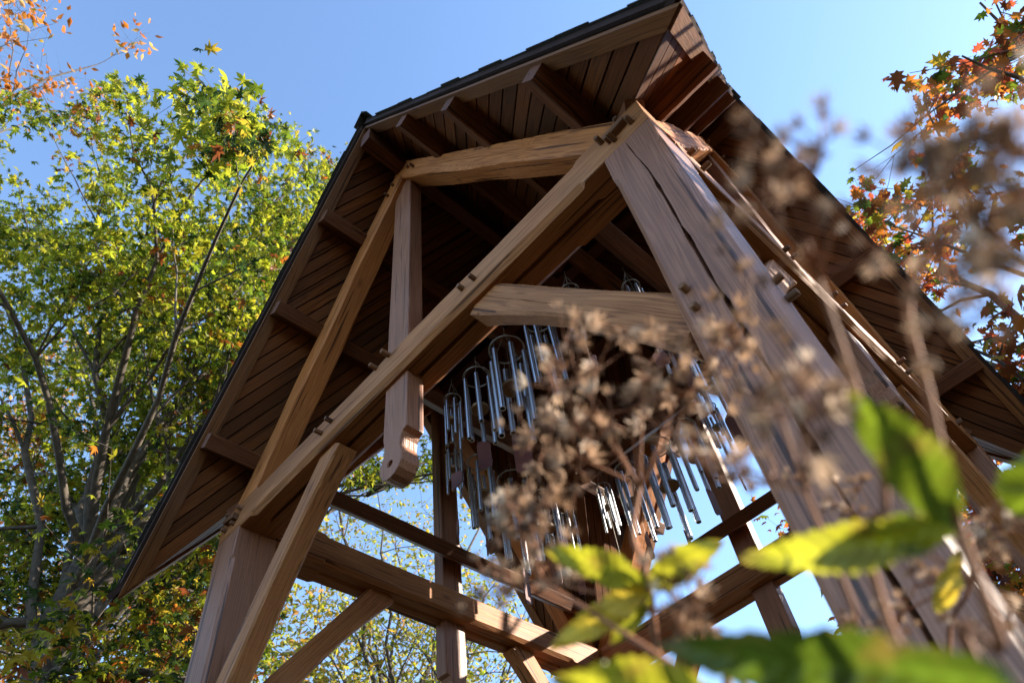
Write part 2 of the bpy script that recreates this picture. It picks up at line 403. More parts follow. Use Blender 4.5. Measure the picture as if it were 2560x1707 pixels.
        while c < E - 0.01:
            c1 = min(c + step, E - 0.005); gap = 0.0030
            a0, a1 = c + gap, c1 - gap
            j = rng.uniform(-0.003, 0.002)
            quad = [(0.0, -a0), (0.0, -a1), (E - 0.02 - a1, -E + 0.02), (E - 0.02 - a0, -E + 0.02)]
            if quad[2][0] > 0.004:
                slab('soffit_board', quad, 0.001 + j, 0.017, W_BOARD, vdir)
            c = c1
        x = 0.0; i = 0
        while x < E - 0.03:
            x1 = min(x + 0.085, E + 0.018); ov = 0.013 + rng.uniform(0, 0.012)
            sl_ = slab('shingle_course', [(x, -E - ov), (x1, -E - ov), (x1, -max(x1 - 0.0, 0)) if x1 < E else (x1, -E), (x, -x)], 0.0542 + 0.0018 * (i % 2), 0.059 + 0.0018 * (i % 2) + rng.uniform(0, .003), M_SHINGLE, dslope)
            x = x1; i += 1
    cap = [(-0.05, 0.0), (0.0, 0.072), (0.05, 0.0), (0.0, 0.055)]
    base_z = Zs + 0.07
    vs = [Rk @ U(x, -1.235, base_z + zz * 1.4 - 0.03) for x, zz in cap] + [Rk @ U(x, 0.0, base_z + zz * 1.4 - 0.03) for x, zz in cap]
    local_obj('ridge_cap', vs, [(0, 3, 2, 1), (4, 5, 6, 7), (0, 1, 5, 4), (1, 2, 6, 5), (2, 3, 7, 6), (3, 0, 4, 7)], M_SHINGLE, tower, frame(vs[0], D3(0, 1, 0), (0, 0, 1)))
# purlins run right through the tower in both directions, square to the slope they carry
pw, pd = 0.058 * S, 0.072 * S
for k in range(2):
    Rk = rot4(k)
    for s in (-1, 1):
        for px in (0.83, 0.506, 0.245):
            nrm = Vector((s * m, 0, 1)).normalized()
            c = U(s * px, 0, Zp - m * px) + nrm * pd / 2
            A = Vector((c.x, -1.195 * S, c.z)); B = Vector((c.x, 1.195 * S, c.z))
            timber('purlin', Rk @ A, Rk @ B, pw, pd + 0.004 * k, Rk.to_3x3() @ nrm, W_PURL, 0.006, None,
                   dict(face='-z', t0=0.05, t1=1.6, off=0.01, w=0.0015, d=0.02), jit=0.002)
    A = U(0, -1.195, 1.468); B = U(0, 1.195, 1.468)
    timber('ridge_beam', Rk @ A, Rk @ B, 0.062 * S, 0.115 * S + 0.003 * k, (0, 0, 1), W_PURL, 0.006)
for sx, sy in ((1, 1), (1, -1), (-1, 1), (-1, -1)):
    A = U(sx * 0.985, sy * 0.985, Zs - m * 0.985 - 0.035); B = U(sx * 0.03, sy * 0.03, Zs - m * 0.03 - 0.035)
    timber('valley_rafter', A, B, 0.05 * S, 0.05 * S, (0, 0, 1), W_PURL, 0.006)

# ------------------------------------------------------------------ wind chimes
def lathe(profile, n=12, cap0=False, cap1=False):
    vs = []; fs = []
    for r, z in profile:
        for i in range(n):
            a = 2 * math.pi * i / n; vs.append((r * math.cos(a), r * math.sin(a), z))
    for j in range(len(profile) - 1):
        for i in range(n):
            fs.append((j * n + i, j * n + (i + 1) % n, (j + 1) * n + (i + 1) % n, (j + 1) * n + i))
    if cap0: fs.append(tuple(range(n - 1, -1, -1)))
    if cap1: fs.append(tuple(range((len(profile) - 1) * n, len(profile) * n)))
    return vs, fs
def torus(R_, r, n=40, k=6):
    vs = []; fs = []
    for i in range(n):
        a = 2 * math.pi * i / n
        for j in range(k):
            b = 2 * math.pi * j / k
            vs.append(((R_ + r * math.cos(b)) * math.cos(a), (R_ + r * math.cos(b)) * math.sin(a), r * math.sin(b)))
    for i in range(n):
        for j in range(k):
            fs.append((i * k + j, ((i + 1) % n) * k + j, ((i + 1) % n) * k + (j + 1) % k, i * k + (j + 1) % k))
    return vs, fs
def wires(segs, r=0.0011):
    vs = []; fs = []
    for a, b in segs:
        a = Vector(a); b = Vector(b); d = (b - a).normalized()
        u = d.orthogonal().normalized(); w = d.cross(u); o = len(vs)
        for p in (a, b):
            for i in range(4):
                t = math.pi / 2 * i; vs.append(p + (u * math.cos(t) + w * math.sin(t)) * r)
        for i in range(4): fs.append((o + i, o + (i + 1) % 4, o + 4 + (i + 1) % 4, o + 4 + i))
    return vs, fs
SIZES = {'large': (0.122, 0.0205, 0.58, 0.030, 0.105, 0.30, 0.80), 'medium': (0.096, 0.0165, 0.47, 0.026, 0.085, 0.235, 0.64), 'small': (0.060, 0.0105, 0.30, 0.022, 0.08, 0.13, 0.70)}
ring_me = {}; disc_me = {}; tube_cache = {}; sail_me = {}
for nm, (Rr, rt, L0, dl, sw, sh, sd) in SIZES.items():
    v, f = torus(Rr, 0.0064 if nm != 'small' else 0.005); ring_me[nm] = mesh_data('ring', v, f, M_RING, True)
    dr = Rr * 0.62
    v, f = lathe([(dr * .9, -0.014), (dr, -0.010), (dr, 0.010), (dr * .9, 0.014)], 20, True, True); disc_me[nm] = mesh_data('clapper', v, f, W_DISC)
    for q in range(6):
        Lt = L0 + dl * q
        v, f = lathe([(rt * .82, -Lt + 0.05), (rt * .82, -Lt), (rt, -Lt), (rt, 0), (rt * .82, 0), (rt * .82, -0.03)], 14)
        tube_cache[nm, q] = mesh_data('tube', v, f, M_ALU, True)
        # keep the cut ends crisp
        mesh = tube_cache[nm, q]
        mesh.set_sharp_from_angle(angle=math.radians(40))
    # sail: a plate with one straight, one sloping rounded end
    pts = []
    for cx_, cz_, a0 in ((sw / 2 - .02, -.02, 0), (-sw / 2 + .02, -.02, 90), (-sw / 2 + .02, -sh + .02, 180), (sw / 2 - .02, -sh + .045, 270)):
        for i in range(5):
            a = math.radians(a0 + 90 * i / 4); pts.append((cx_ + .02 * math.cos(a), cz_ + .02 * math.sin(a)))
    n = len(pts)
    vs = [(x, -0.004, z) for x, z in pts] + [(x, 0.004, z) for x, z in pts]
    fs = [tuple(range(n)), tuple(range(2 * n - 1, n - 1, -1))] + [(i, i + n, (i + 1) % n + n, (i + 1) % n) for i in range(n)]
    sail_me[nm] = mesh_data('sail', vs, fs, M_SAIL)

def chime(x, y, size, yaw, label, hang=0.66, dz=0.0):
    Rr, rt, L0, dl, sw, sh, sd = SIZES[size]
    ztop = U(0, 0, hang).z; p = U(x, y, 0.52)
    root = empty('wind_chime', (p.x, p.y, p.z + dz))
    tag(root, label, 'wind chime', 'wind chimes hanging in a square inside the tower')
    put('ring', ring_me[size], root)
    up = ztop - (p.z + dz); segs = []
    for i in range(4):
        a = yaw + math.pi / 2 * i; segs.append(((Rr * math.cos(a), Rr * math.sin(a), 0), (0, 0, up * 0.72)))
    segs.append(((0, 0, up * 0.72), (0, 0, up)))
    drop = 0.085 if size == 'large' else 0.07 if size == 'medium' else 0.05
    order = [3, 5, 1, 4, 0, 2]
    for i in range(6):
        a = yaw + 0.4 + math.pi / 3 * i; q = (Rr * 0.97 * math.cos(a), Rr * 0.97 * math.sin(a))
        segs.append(((q[0], q[1], 0), (q[0], q[1], -drop - 0.01)))
        o = put('tube', tube_cache[size, order[i]], root)
        o.location = (q[0], q[1], -drop); o.rotation_euler = (rng.uniform(-.012, .012), rng.uniform(-.012, .012), 0)
    zd = -drop - L0 * 0.55
    d = put('clapper', disc_me[size], root); d.location = (0, 0, zd)
    sdrop = sd if size != 'large' else 0.83
    segs.append(((0, 0, 0.0), (0, 0, -sdrop - 0.02)))
    v, f = wires(segs); put('wire', mesh_data('wire', v, f, M_WIRE), root)
    sa = put('sail', sail_me[size], root); sa.location = (0, 0, -sdrop); sa.rotation_euler = (0, 0, rng.uniform(0, 3.1))
    return root
ORD = ['small', 'medium', 'large', 'medium', 'small']
POS = [-0.325, -0.175, 0.0, 0.17, 0.33]
WORD = {'front': ('front row', [ -0.325, -0.175, 0.0, 0.175, 0.345]), 'left': ('left row', [-0.294, -0.145, 0.049, 0.241, 0.396]), 'back': ('back row', [-0.325, -0.177, 0.0, 0.159, 0.299]), 'right': ('right row by the cracked post', [-0.309, -0.15, 0.03, 0.2, 0.36])}
for row, (desc, ps) in WORD.items():
    for i, t in enumerate(ps):
        x, y = {'front': (t, -0.475), 'left': (-0.536, t), 'back': (t, 0.426), 'right': (0.50, t)}[row]
        size = ORD[i]
        if size == 'large': lab = 'largest silver wind chime, in the middle of the %s' % desc
        else:
            end = {'front': ('left', 'right'), 'back': ('left', 'right'), 'left': ('near', 'far'), 'right': ('near', 'far')}[row][0 if i < 2 else 1]
            lab = '%s wind chime %s of the %s' % (size, {'small': 'at the %s end' % end, 'medium': 'second from the %s end' % end}[size], desc)
        chime(x, y, size, rng.uniform(0, 1), lab)

# ------------------------------------------------------------------ trees
LEAF_OAK = [(0, 0), (.10, .10), (.30, .06), (.20, .24), (.46, .34), (.20, .44), (.38, .66), (.14, .64), (0, 1.0), (-.14, .64), (-.38, .66), (-.20, .44), (-.46, .34), (-.20, .24), (-.30, .06), (-.10, .10)]
LEAF_MAPLE = [(0, 0), (.24, .0), (.12, .14), (.52, .24), (.14, .34), (.22, .46), (.40, .76), (.10, .54), (.12, .72), (0, 1.0), (-.12, .72), (-.10, .54), (-.40, .76), (-.22, .46), (-.14, .34), (-.52, .24), (-.12, .14), (-.24, .0)]
LEAF_SMALL = [(0, 0), (.30, .40), (0, 1.0), (-.30, .40)]

def leaf_template(outline):
    """fan from the middle of the blade, gently folded along the midrib"""
    pts = [(0, .38, 0.0)] + [(x, y, -abs(x) * .45 - (y - .4) ** 2 * .45 + .06 * math.sin(9 * x + 5 * y)) for x, y in outline]
    n = len(outline); tri = [(0, 1 + i, 1 + (i + 1) % n) for i in range(n)]
    return np.array(pts), np.array(tri)

def leaves_mesh(name, tmpl, P, rot, size, cols, mat, breadth=None):
    """P (N,3), rot (N,3,3), size (N,), cols (N,3) -> one mesh"""
    tv, tt = tmpl; N = len(P); k = len(tv)
    tw = np.repeat(tv[None], N, 0)
    if breadth is not None: tw[:, :, 0] *= breadth[:, None]; tw[:, :, 2] *= (1.6 - breadth)[:, None] * 1.5
    V = np.einsum('nij,nkj->nki', rot, tw) * size[:, None, None] + P[:, None, :]
    T = (tt[None] + (np.arange(N) * k)[:, None, None]).reshape(-1, 3)
    me = bpy.data.meshes.new(name)
    me.vertices.add(N * k); me.vertices.foreach_set('co', V.astype(np.float32).ravel())
    nt_ = len(T); me.loops.add(nt_ * 3); me.loops.foreach_set('vertex_index', T.astype(np.int32).ravel())
    me.polygons.add(nt_); me.polygons.foreach_set('loop_start', np.arange(0, nt_ * 3, 3, dtype=np.int32)); me.polygons.foreach_set('loop_total', np.full(nt_, 3, dtype=np.int32))
    a = me.attributes.new('leaf_colour', 'FLOAT_COLOR', 'POINT')
    c4 = np.ones((N, k, 4), dtype=np.float32); c4[:, :, :3] = cols[:, None, :]
    a.data.foreach_set('color', c4.ravel())
    me.materials.append(mat); me.update(); me.validate()
    return me

def rand_rots(r, n, up=0.5, face=None):
    z = r.normal(size=(n, 3)); z /= np.linalg.norm(z, axis=1)[:, None]; z[:, 2] = np.abs(z[:, 2]); z += np.array([0, 0, up])
    if face is not None: z += face
    z /= np.linalg.norm(z, axis=1)[:, None]
    y = r.normal(size=(n, 3)); y[:, 2] -= 0.5; y -= z * np.sum(y * z, 1)[:, None]; y /= np.linalg.norm(y, axis=1)[:, None]
    x = np.cross(y, z)
    return np.stack([x, y, z], 2)

def tubes_mesh(name, branches, mat):
    vs = []; fs = []
    for pts, rad in branches:
        n = 9 if rad[0] > 0.08 else 6 if rad[0] > 0.02 else 4
        o = len(vs); prev = None
        for i, p in enumerate(pts):
            d = (pts[min(i + 1, len(pts) - 1)] - pts[max(i - 1, 0)]); d = d.normalized() if d.length > 1e-9 else Vector((0, 0, 1))
            u = d.orthogonal().normalized() if prev is None else (prev - d * prev.dot(d)).normalized()
            prev = u; w = d.cross(u)
            for k in range(n):
                a = 2 * math.pi * k / n; vs.append(p + (u * math.cos(a) + w * math.sin(a)) * rad[i])
        for i in range(len(pts) - 1):
            for k in range(n):
                fs.append((o + i * n + k, o + i * n + (k + 1) % n, o + (i + 1) * n + (k + 1) % n, o + (i + 1) * n + k))
    return mesh_data(name, vs, fs, mat, True)

def curve(a, b, bend, n, r, wob=0.04):
    pts = []; L = (b - a).length; c = (a + b) / 2 + bend
    for i in range(n + 1):
        t = i / n; p = a * (1 - t) ** 2 + c * 2 * t * (1 - t) + b * t * t
        if 0 < i < n: p = p + Vector((r.uniform(-1, 1), r.uniform(-1, 1), r.uniform(-1, 1))) * wob * L * 0.5
        pts.append(p)
    return pts

def tree(name, label, cat_group, base, fork, cc, cr, n1, n2, n3, per, outline, lsize, palette, seed, r0=0.22, bark=M_BARK, singles=0, spread=0.28, keep=None, lean=(0, 0), twig=0.9, up=0.5, fill=1.0, pal_fn=None, limb=(.3, .5)):
    r = random.Random(seed); nr = np.random.default_rng(seed)
    root = empty(name, base); tag(root, label, 'tree', cat_group)
    B = Vector(base); cc = Vector(cc); branches = []; P = []
    top = B + Vector((lean[0], lean[1], fork))
    tr = curve(B, top, Vector((r.uniform(-.2, .2), r.uniform(-.2, .2), 0)), 8, r, 0.015)
    branches.append((tr, [r0 * (1.25 - 0.55 * i / 8) for i in range(9)]))
    def inside(p): return ((p.x - cc.x) / cr[0]) ** 2 + ((p.y - cc.y) / cr[1]) ** 2 + ((p.z - cc.z) / cr[2]) ** 2
    def shell(i, lo, hi):      # limb ends spread evenly over the crown
        zz = 1 - 2 * (i + .5) / n1; a = i * 2.39996 + seed; q = math.sqrt(1 - zz * zz)
        d = (Vector((q * math.cos(a), q * math.sin(a), zz)) + Vector((r.gauss(0, .16), r.gauss(0, .16), r.gauss(0, .16)))).normalized(); k = r.uniform(lo, hi)
        return cc + Vector((d.x * cr[0], d.y * cr[1], d.z * cr[2])) * k
    for i in range(n1):
        s = tr[r.choice((6, 7, 8, 8))]; t = shell(i, .66, .98)
        if t.z < s.z - cr[2] * .4: t.z = s.z + r.uniform(-.5, 1.0)
        L = (t - s).length
        limb_ = curve(s, t, Vector((0, 0, L * .16)), 9, r, 0.035); rl = r0 * r.uniform(limb[0], limb[1])
        nl = 9
        if keep is not None:
            while nl > 4 and not keep(limb_[nl]): nl -= 1
            if not keep(limb_[nl]) and not keep(limb_[3]): continue
            if nl < 9: nl = max(4, nl - 1)
        branches.append((limb_[:nl + 1], [rl * (1 - .86 * k / nl) for k in range(nl + 1)]))
        for j in range(n2):
            k = r.randint(2, nl); s2 = limb_[k]; dirv = (limb_[min(k + 1, nl)] - limb_[k - 1]).normalized()
            rd = Vector((r.gauss(0, 1), r.gauss(0, 1), r.gauss(.35, .8))).normalized()
            L2 = r.uniform(.22, .42) * (cr[0] + cr[2]) * .5
            t2 = s2 + (dirv * .75 + rd).normalized() * L2
            if inside(t2) > 1.15: t2 = s2 + (t2 - s2) * .5
            if keep is not None and not keep(t2): continue
            b2 = curve(s2, t2, Vector((0, 0, L2 * .1)), 5, r, 0.06); r2 = max(0.008, rl * (1 - .82 * k / 9) * .55)
            branches.append((b2, [r2 * (1 - .8 * q / 5) for q in range(6)]))
            for q in range(n3):
                kk = r.randint(1, 5); s3 = b2[kk]
                rd = Vector((r.gauss(0, 1), r.gauss(0, 1), r.gauss(.15, .8))).normalized(); L3 = twig * r.uniform(.5, 1.2)
                t3 = s3 + ((t2 - s2).normalized() * .6 + rd).normalized() * L3
                if keep is not None and not keep(t3): continue
                b3 = curve(s3, t3, Vector((0, 0, -.03)), 3, r, 0.08); r3 = max(.0035, r2 * .3)
                branches.append((b3, [r3 * (1 - .7 * z / 3) for z in range(4)]))
                if r.random() < fill:
                    for z in range(per):
                        t = r.uniform(.15, 1.05); p = s3 + (t3 - s3) * t
                        P.append(p + Vector((r.gauss(0, 1), r.gauss(0, 1), r.gauss(0, .8))) * spread * .5)
    P = [p for p in P if keep is None or keep(p)]
    P = np.array([[p.x, p.y, p.z] for p in P]) - np.array(base)
    N = len(P); rots = rand_rots(nr, N, up)
    size = lsize * nr.uniform(.5, 1.2, N)
    pal = np.array([c for c, w in palette]); wts = np.array([w for c, w in palette], float); wts /= wts.sum()
    idx = nr.choice(len(pal), N, p=wts)
    if pal_fn is not None: idx = pal_fn(P + np.array(base), idx, nr)
    cols = pal[idx] * nr.uniform(.75, 1.3, (N, 1)) * nr.uniform(.9, 1.1, (N, 3))
    put('trunk', tubes_mesh('trunk', [([p - B for p in b[0]], b[1]) for b in branches[:1]], bark), root)
    put('branches', tubes_mesh('branches', [([p - B for p in b[0]], b[1]) for b in branches[1:]], bark), root)
    tm = leaf_template(outline)
    sing = np.zeros(N, bool)
    if singles:
        # the leaves that show largest: nearest to the camera and inside its view
        W = P + np.array(base) - np.array(CAM); zf = W @ np.array(FWD); xr = W @ np.array(RIGHT) / np.maximum(zf, .1); yu = W @ np.array(UP) / np.maximum(zf, .1)
        vis = (zf > .5) & (np.abs(xr) < .71) & (np.abs(yu) < .47)
        d = np.where(vis, np.linalg.norm(W, axis=1) / size, 1e9); o = np.argsort(d)[:singles]; sing[o] = True
        kinds = []
        for c in range(len(pal)):
            kinds.append(leaves_mesh('leaf', tm, np.zeros((1, 3)), np.eye(3)[None], np.ones(1), pal[c][None], M_LEAF))
        for i in o:
            mt = Matrix.Identity(4)
            for a in range(3):
                for b_ in range(3): mt[a][b_] = rots[i][a][b_] * size[i]
                mt[a][3] = P[i][a]
            put('leaf', kinds[idx[i]], root, mt)
    k = ~sing
    crown = put('crown', leaves_mesh('crown', tm, P[k], rots[k], size[k], cols[k], M_LEAF, nr.uniform(.5, 1.1, int(k.sum()))), root); crown['kind'] = 'stuff'
    return root

GREEN = (0.072, 0.098, 0.008); LIME = (0.195, 0.198, 0.013); YEL = (0.24, 0.165, 0.014); ORG = (0.26, 0.085, 0.012); RUST = (0.11, 0.032, 0.009); DARK = (0.022, 0.040, 0.008); RED = (0.20, 0.038, 0.014); PALE = (0.19, 0.18, 0.035); TAN = (0.32, 0.175, 0.055)
def polar(h, d, z): return (CAM.x + d * math.sin(math.radians(h)), CAM.y + d * math.cos(math.radians(h)), z)

def in_tower(p):      # no twigs through the roof
    x, y = abs(p.x) / S, abs(p.y) / S
    return x < 1.33 and y < 1.33 and p.z < Z0 + (1.75 - m * min(x, y)) * S
SD = np.array(SUNDIR)
GAPS = [(Vector((2.15, -1.95, 3.95)), 0.7), (Vector((-1.55, 0.75, 3.85)), 1.0), (Vector((0.1, 1.9, 4.6)), 0.7), (Vector((1.8, 0.2, 4.3)), 0.6), (Vector((2.2, -2.7, 1.35)), 0.8)]
def sun_gap(p):  # openings in the oak's crown where the low sun gets through to the tower
    for c, r in GAPS:
        q = Vector(p) - c; t = q.dot(SUNDIR)
        if t > 0 and (q - SUNDIR * t).length < r: return True
    return False

def maple_hues(W, idx, nr):
    # autumn colour comes in patches; low leaves painted rustier and darker to imitate shade
    n = np.sin(W[:, 0] * 1.7 + 1.3) * np.sin(W[:, 1] * 1.9 + .4) * np.sin(W[:, 2] * 1.5 + 2.0)
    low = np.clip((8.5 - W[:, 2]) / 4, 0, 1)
    u = nr.random(len(W))
    warm = u < (np.clip((n - .45) * 1.4, 0, .6) + .004 + .30 * low)
    out = idx.copy(); out[warm] = nr.choice([3, 3, 4, 5], warm.sum())
    dk = (~warm) & (nr.random(len(W)) < .45 * low); out[dk] = 2  # shade put into the colour: many low leaves take the dark green
    return out
def maple_keep(p):      # the crown thins out low down on the side under the tower
    d = Vector(p) - CAM; h = math.degrees(math.atan2(d.x, d.y)); e = math.degrees(math.asin(d.z / d.length))
    if in_tower(p): return False
    if h > -63 and e < 41: return False
    top = 68.6 - max(0, -92 - h) * 0.62 - max(0, h + 66) * 0.5 + 1.6 * math.sin(h * .37) + 1.1 * math.sin(h * .93 + 1)
    if abs(h + 78.5) < 8 and 33 < e < 50 and d.length < 11 and math.sin(p.x * 91.7 + p.y * 57.3 + p.z * 33.1) > .2: return False   # the fork shows through
    return e < top and not (h > -60 and e > 60)
b = polar(-79, 8.4, 0)
tree('maple_tree', 'tall green maple tree left of the timber tower, filling the left of the view', None, b, 6.3, (b[0] + .9, b[1] + 1.4, 9.7), (5.8, 5.9, 6.7), 32, 9, 9, 32, LEAF_MAPLE, 0.138,
     [(GREEN, 2.8), (LIME, 6.5), (DARK, .8), (YEL, .001), (ORG, .001), (RUST, .001)], 11, 0.2, singles=250, keep=maple_keep, pal_fn=maple_hues, spread=.24, limb=(.26, .42))
def oak_keep(p):        # a low spreading crown: its outline rises to the right
    d = Vector(p) - CAM; h = math.degrees(math.atan2(d.x, d.y)); e = math.degrees(math.asin(d.z / d.length))
    top = 48.2 + 0.15 * (h + 4) + 1.8 * math.sin(h * .5) + 1.2 * math.sin(h * 1.3)
    return not in_tower(p) and not sun_gap(p) and e < top
b = polar(11, 8.6, 0)
tree('oak_tree', 'red and orange autumn oak tree on the right behind the dried flowers', None, b, 3.4, (b[0] + .9, b[1] - 2.2, 5.5), (5.2, 6.2, 3.7), 30, 8, 9, 27, LEAF_OAK, 0.15,
     [(RED, 1.8), (ORG, 3.6), (RUST, 1.6), (YEL, 1.3), (GREEN, 1.3), (DARK, .4)], 5, 0.2, M_BARK2, singles=250, keep=oak_keep, spread=.2)
b = polar(-53.5, 17, 0)
tree('thin_tree', 'slender pale tree with sparse yellow-green leaves seen under the tie beams', None, b, 7.5, (b[0], b[1], 12.5), (4.6, 4.6, 6.0), 11, 8, 7, 9, LEAF_SMALL, 0.17,
     [(PALE, 4), (LIME, 3), (YEL, 2), (GREEN, 1)], 21, 0.17, twig=1.1, spread=.35)
b = polar(-48.5, 19, 0)
tree('thin_tree', 'second slender tree, just right of the pale thin one, behind the tower', None, b, 8, (b[0], b[1], 12.0), (3.6, 3.6, 5.5), 9, 7, 6, 7, LEAF_SMALL, 0.16,
     [(PALE, 4), (LIME, 2), (YEL, 3), (TAN, 1)], 22, 0.15, twig=1.1, spread=.35)
b = polar(-66, 21, 0)
tree('yellow_tree', 'yellow autumn tree behind the left post of the tower', None, b, 6, (b[0], b[1], 11.0), (6.0, 6.0, 6.5), 11, 8, 7, 18, LEAF_SMALL, 0.22,
     [(YEL, 4), (PALE, 3), (LIME, 3), (TAN, 2)], 23, 0.2, twig=1.2, spread=.45)
b = polar(-84, 22, 0)
tree('golden_tree', 'golden tan tree glimpsed between the maple limbs', None, b, 8, (b[0], b[1], 14.0), (6.5, 6.5, 8.0), 11, 8, 7, 18, LEAF_SMALL, 0.22,
     [(TAN, 4), (YEL, 3), (ORG, 2), (PALE, 1)], 24, 0.2, twig=1.2, spread=.45)
b = polar(-112, 12.5, 0)
tree('orange_tree', 'orange tree with half-bare twigs in the top left corner', None, b, 8.0, (b[0], b[1], 16.2), (5.0, 5.0, 7.4), 16, 8, 8, 10, LEAF_SMALL, 0.20,
     [(ORG, 6), (TAN, 3), (YEL, .6)], 25, 0.2, twig=1.0, spread=.3, fill=.6, keep=lambda p: math.asin((p.z - CAM.z) / (Vector(p) - CAM).length) > math.radians(56.5))

# ------------------------------------------------------------------ foreground plants
def at(vx, vy, d):
    """a point d metres along the ray through a spot of the photograph (2352-wide view)"""
    k = 2560 / 2352; return CAM + pixel_ray(vx * k, vy * k) * d

def big_leaf(parent, base, tip, width, colour, facing, curl=0.12, fold=0.22, serr=0.05, seed=0):
    """a lance-shaped toothed blade: midrib, side veins, browned tip and nibbled teeth"""
    r = random.Random(seed); base = Vector(base); tip = Vector(tip); L = (tip - base).length
    x = (tip - base).normalized(); z = Vector(facing); z = (z - x * z.dot(x)).normalized(); y = z.cross(x)
    n = 56; m_ = 13; vs = []; fs = []; cs = []
    nib = {r.randint(8, n - 4): r.uniform(.55, .85) for _ in range(4)}
    tw = r.uniform(-.5, .5); sway = r.uniform(-.05, .05)
    for i in range(n + 1):
        t = i / n; w = width / 2 * (math.sin(math.pi * min(1, t ** .78)) ** .85) + 0.0010
        sag = -curl * L * t * t * .8 + curl * L * t * .5
        w *= 1 + .04 * math.sin(t * 21 + seed)
        for q in range(m_):
            s = -1 + 2 * q / (m_ - 1)
            ww = w * s
            if abs(s) > .99: ww *= (1 + (serr if (i % 4 < 2) else -serr)) * nib.get(i, 1.0)
            vein = math.exp(-((((t * 13 - abs(s) * 1.15) % 1) - .5) / .13) ** 2)
            puff = .05 * w * math.sin((t * 13 - abs(s) * 1.15) * 2 * math.pi)
            vs.append(Vector((t * L, ww + sway * L * math.sin(t * 3.1), sag + abs(s) * w * fold + puff + tw * ww * t * .5 + .003 * math.sin(t * 14 + s * 2 + seed))))
            rib = 1.55 if q == m_ // 2 else 1.0 + .38 * vein
            brown = max(0, t - .86) * 5 + max(0, abs(s) - .8) * 1.2 * (.5 + .5 * math.sin(t * 31 + seed * 2))
            brown = min(.75, brown * r.uniform(.5, 1.2))
            blot = .85 + .22 * math.sin(t * 9 + s * 2.2 + seed) * math.sin(s * 3 + seed)
            c = [colour[a] * rib * blot * (1 - brown) + (0.13, 0.06, 0.018)[a] * brown for a in range(3)]
            cs.append(c)
    for i in range(n):
        for q in range(m_ - 1): fs.append((i * m_ + q, i * m_ + q + 1, (i + 1) * m_ + q + 1, (i + 1) * m_ + q))
    me = mesh_data('leaf', vs, fs, M_BIGLEAF, True)
    a = me.attributes.new('leaf_colour', 'FLOAT_COLOR', 'POINT')
    a.data.foreach_set('color', [v for c in cs for v in (*c, 1)])
    o = put('leaf', me, parent); o.matrix_local = parent.matrix_basis.inverted() @ frame(base, x, z)
    return o

# one dried floret: a ragged cup of bracts with a tuft of bristles
def floret_template():
    pts = [(0, 0, 0)]; tri = []
    for i in range(7):
        a = 2 * math.pi * i / 7; o = len(pts)
        for da, rr, zz in ((-.38, .42, .25), (.38, .42, .25), (0, .85, .85)):
            pts.append((rr * math.cos(a + da), rr * math.sin(a + da), zz))
        tri += [(0, o, o + 1), (o, o + 2, o + 1)]
    for i in range(9):
        a = 2 * math.pi * i / 9 + .3; o = len(pts); b_ = .16
        pts += [(.1 * math.cos(a), .1 * math.sin(a), .2), (.1 * math.cos(a + .5), .1 * math.sin(a + .5), .2), (.55 * math.cos(a + .2), .55 * math.sin(a + .2), 1.15)]
        tri.append((o, o + 1, o + 2))
    return np.array(pts, float), np.array(tri)
FLORET = floret_template()
FL_PAL = np.array([(0.25, 0.160, 0.100), (0.165, 0.098, 0.057), (0.35, 0.245, 0.165), (0.085, 0.046, 0.027), (0.50, 0.39, 0.29)])

def seed_head(parent, centre, spread, n, fsize, stem_end, seed, mean=1.0):
    r = random.Random(seed); nr = np.random.default_rng(seed)
    c = Vector(centre); e = Vector(stem_end); br = []; P = []; ax = []
    ns = max(3, n // 9)
    for i in range(ns):
        d = Vector((r.gauss(0, 1), r.gauss(0, 1), r.gauss(.1, .5)))
        if d.length > 1.5: d = d.normalized() * 1.5
        s = c + Vector((d.x * spread[0], d.y * spread[0], d.z * spread[1]))
        k = e.lerp(c, .75)
        cv = curve(k, s, Vector((0, 0, -.01)), 3, r, .06); br.append((cv, [.0011, .0009, .0008, .0007]))
        for j in range(max(1, n // ns)):
            o = Vector((r.gauss(0, 1), r.gauss(0, 1), r.gauss(.2, .8))) * fsize * 1.15
            P.append(s + o); ax.append((o.normalized() + Vector((0, 0, .5))).normalized()); br.append(([s - Vector((0, 0, fsize)), s + o], [.0008, .0006]))
    br.append((curve(e, e.lerp(c, .75), Vector((0, 0, 0)), 3, r, .02), [.0017, .0015, .0013, .0011]))
    inv = parent.matrix_basis.inverted()
    P_ = np.array([list(inv @ p) for p in P]); N = len(P_)
    z = np.array([list(a) for a in ax]); y = nr.normal(size=(N, 3)); y -= z * np.sum(y * z, 1)[:, None]; y /= np.linalg.norm(y, axis=1)[:, None]
    rot = np.stack([np.cross(y, z), y, z], 2)
    cols = FL_PAL[nr.choice(5, N, p=[.34, .25, .2, .13, .08])] * nr.uniform(.75, 1.25, (N, 1)) * mean
    o = put('seed_head', leaves_mesh('seed_head', FLORET, P_, rot, fsize * nr.uniform(.7, 1.3, N), cols, M_FLUFF), parent); o['kind'] = 'stuff'
    put('flower_stalk', tubes_mesh('flower_stalk', [([inv @ p for p in b_[0]], b_[1]) for b_ in br], M_STEM), parent)

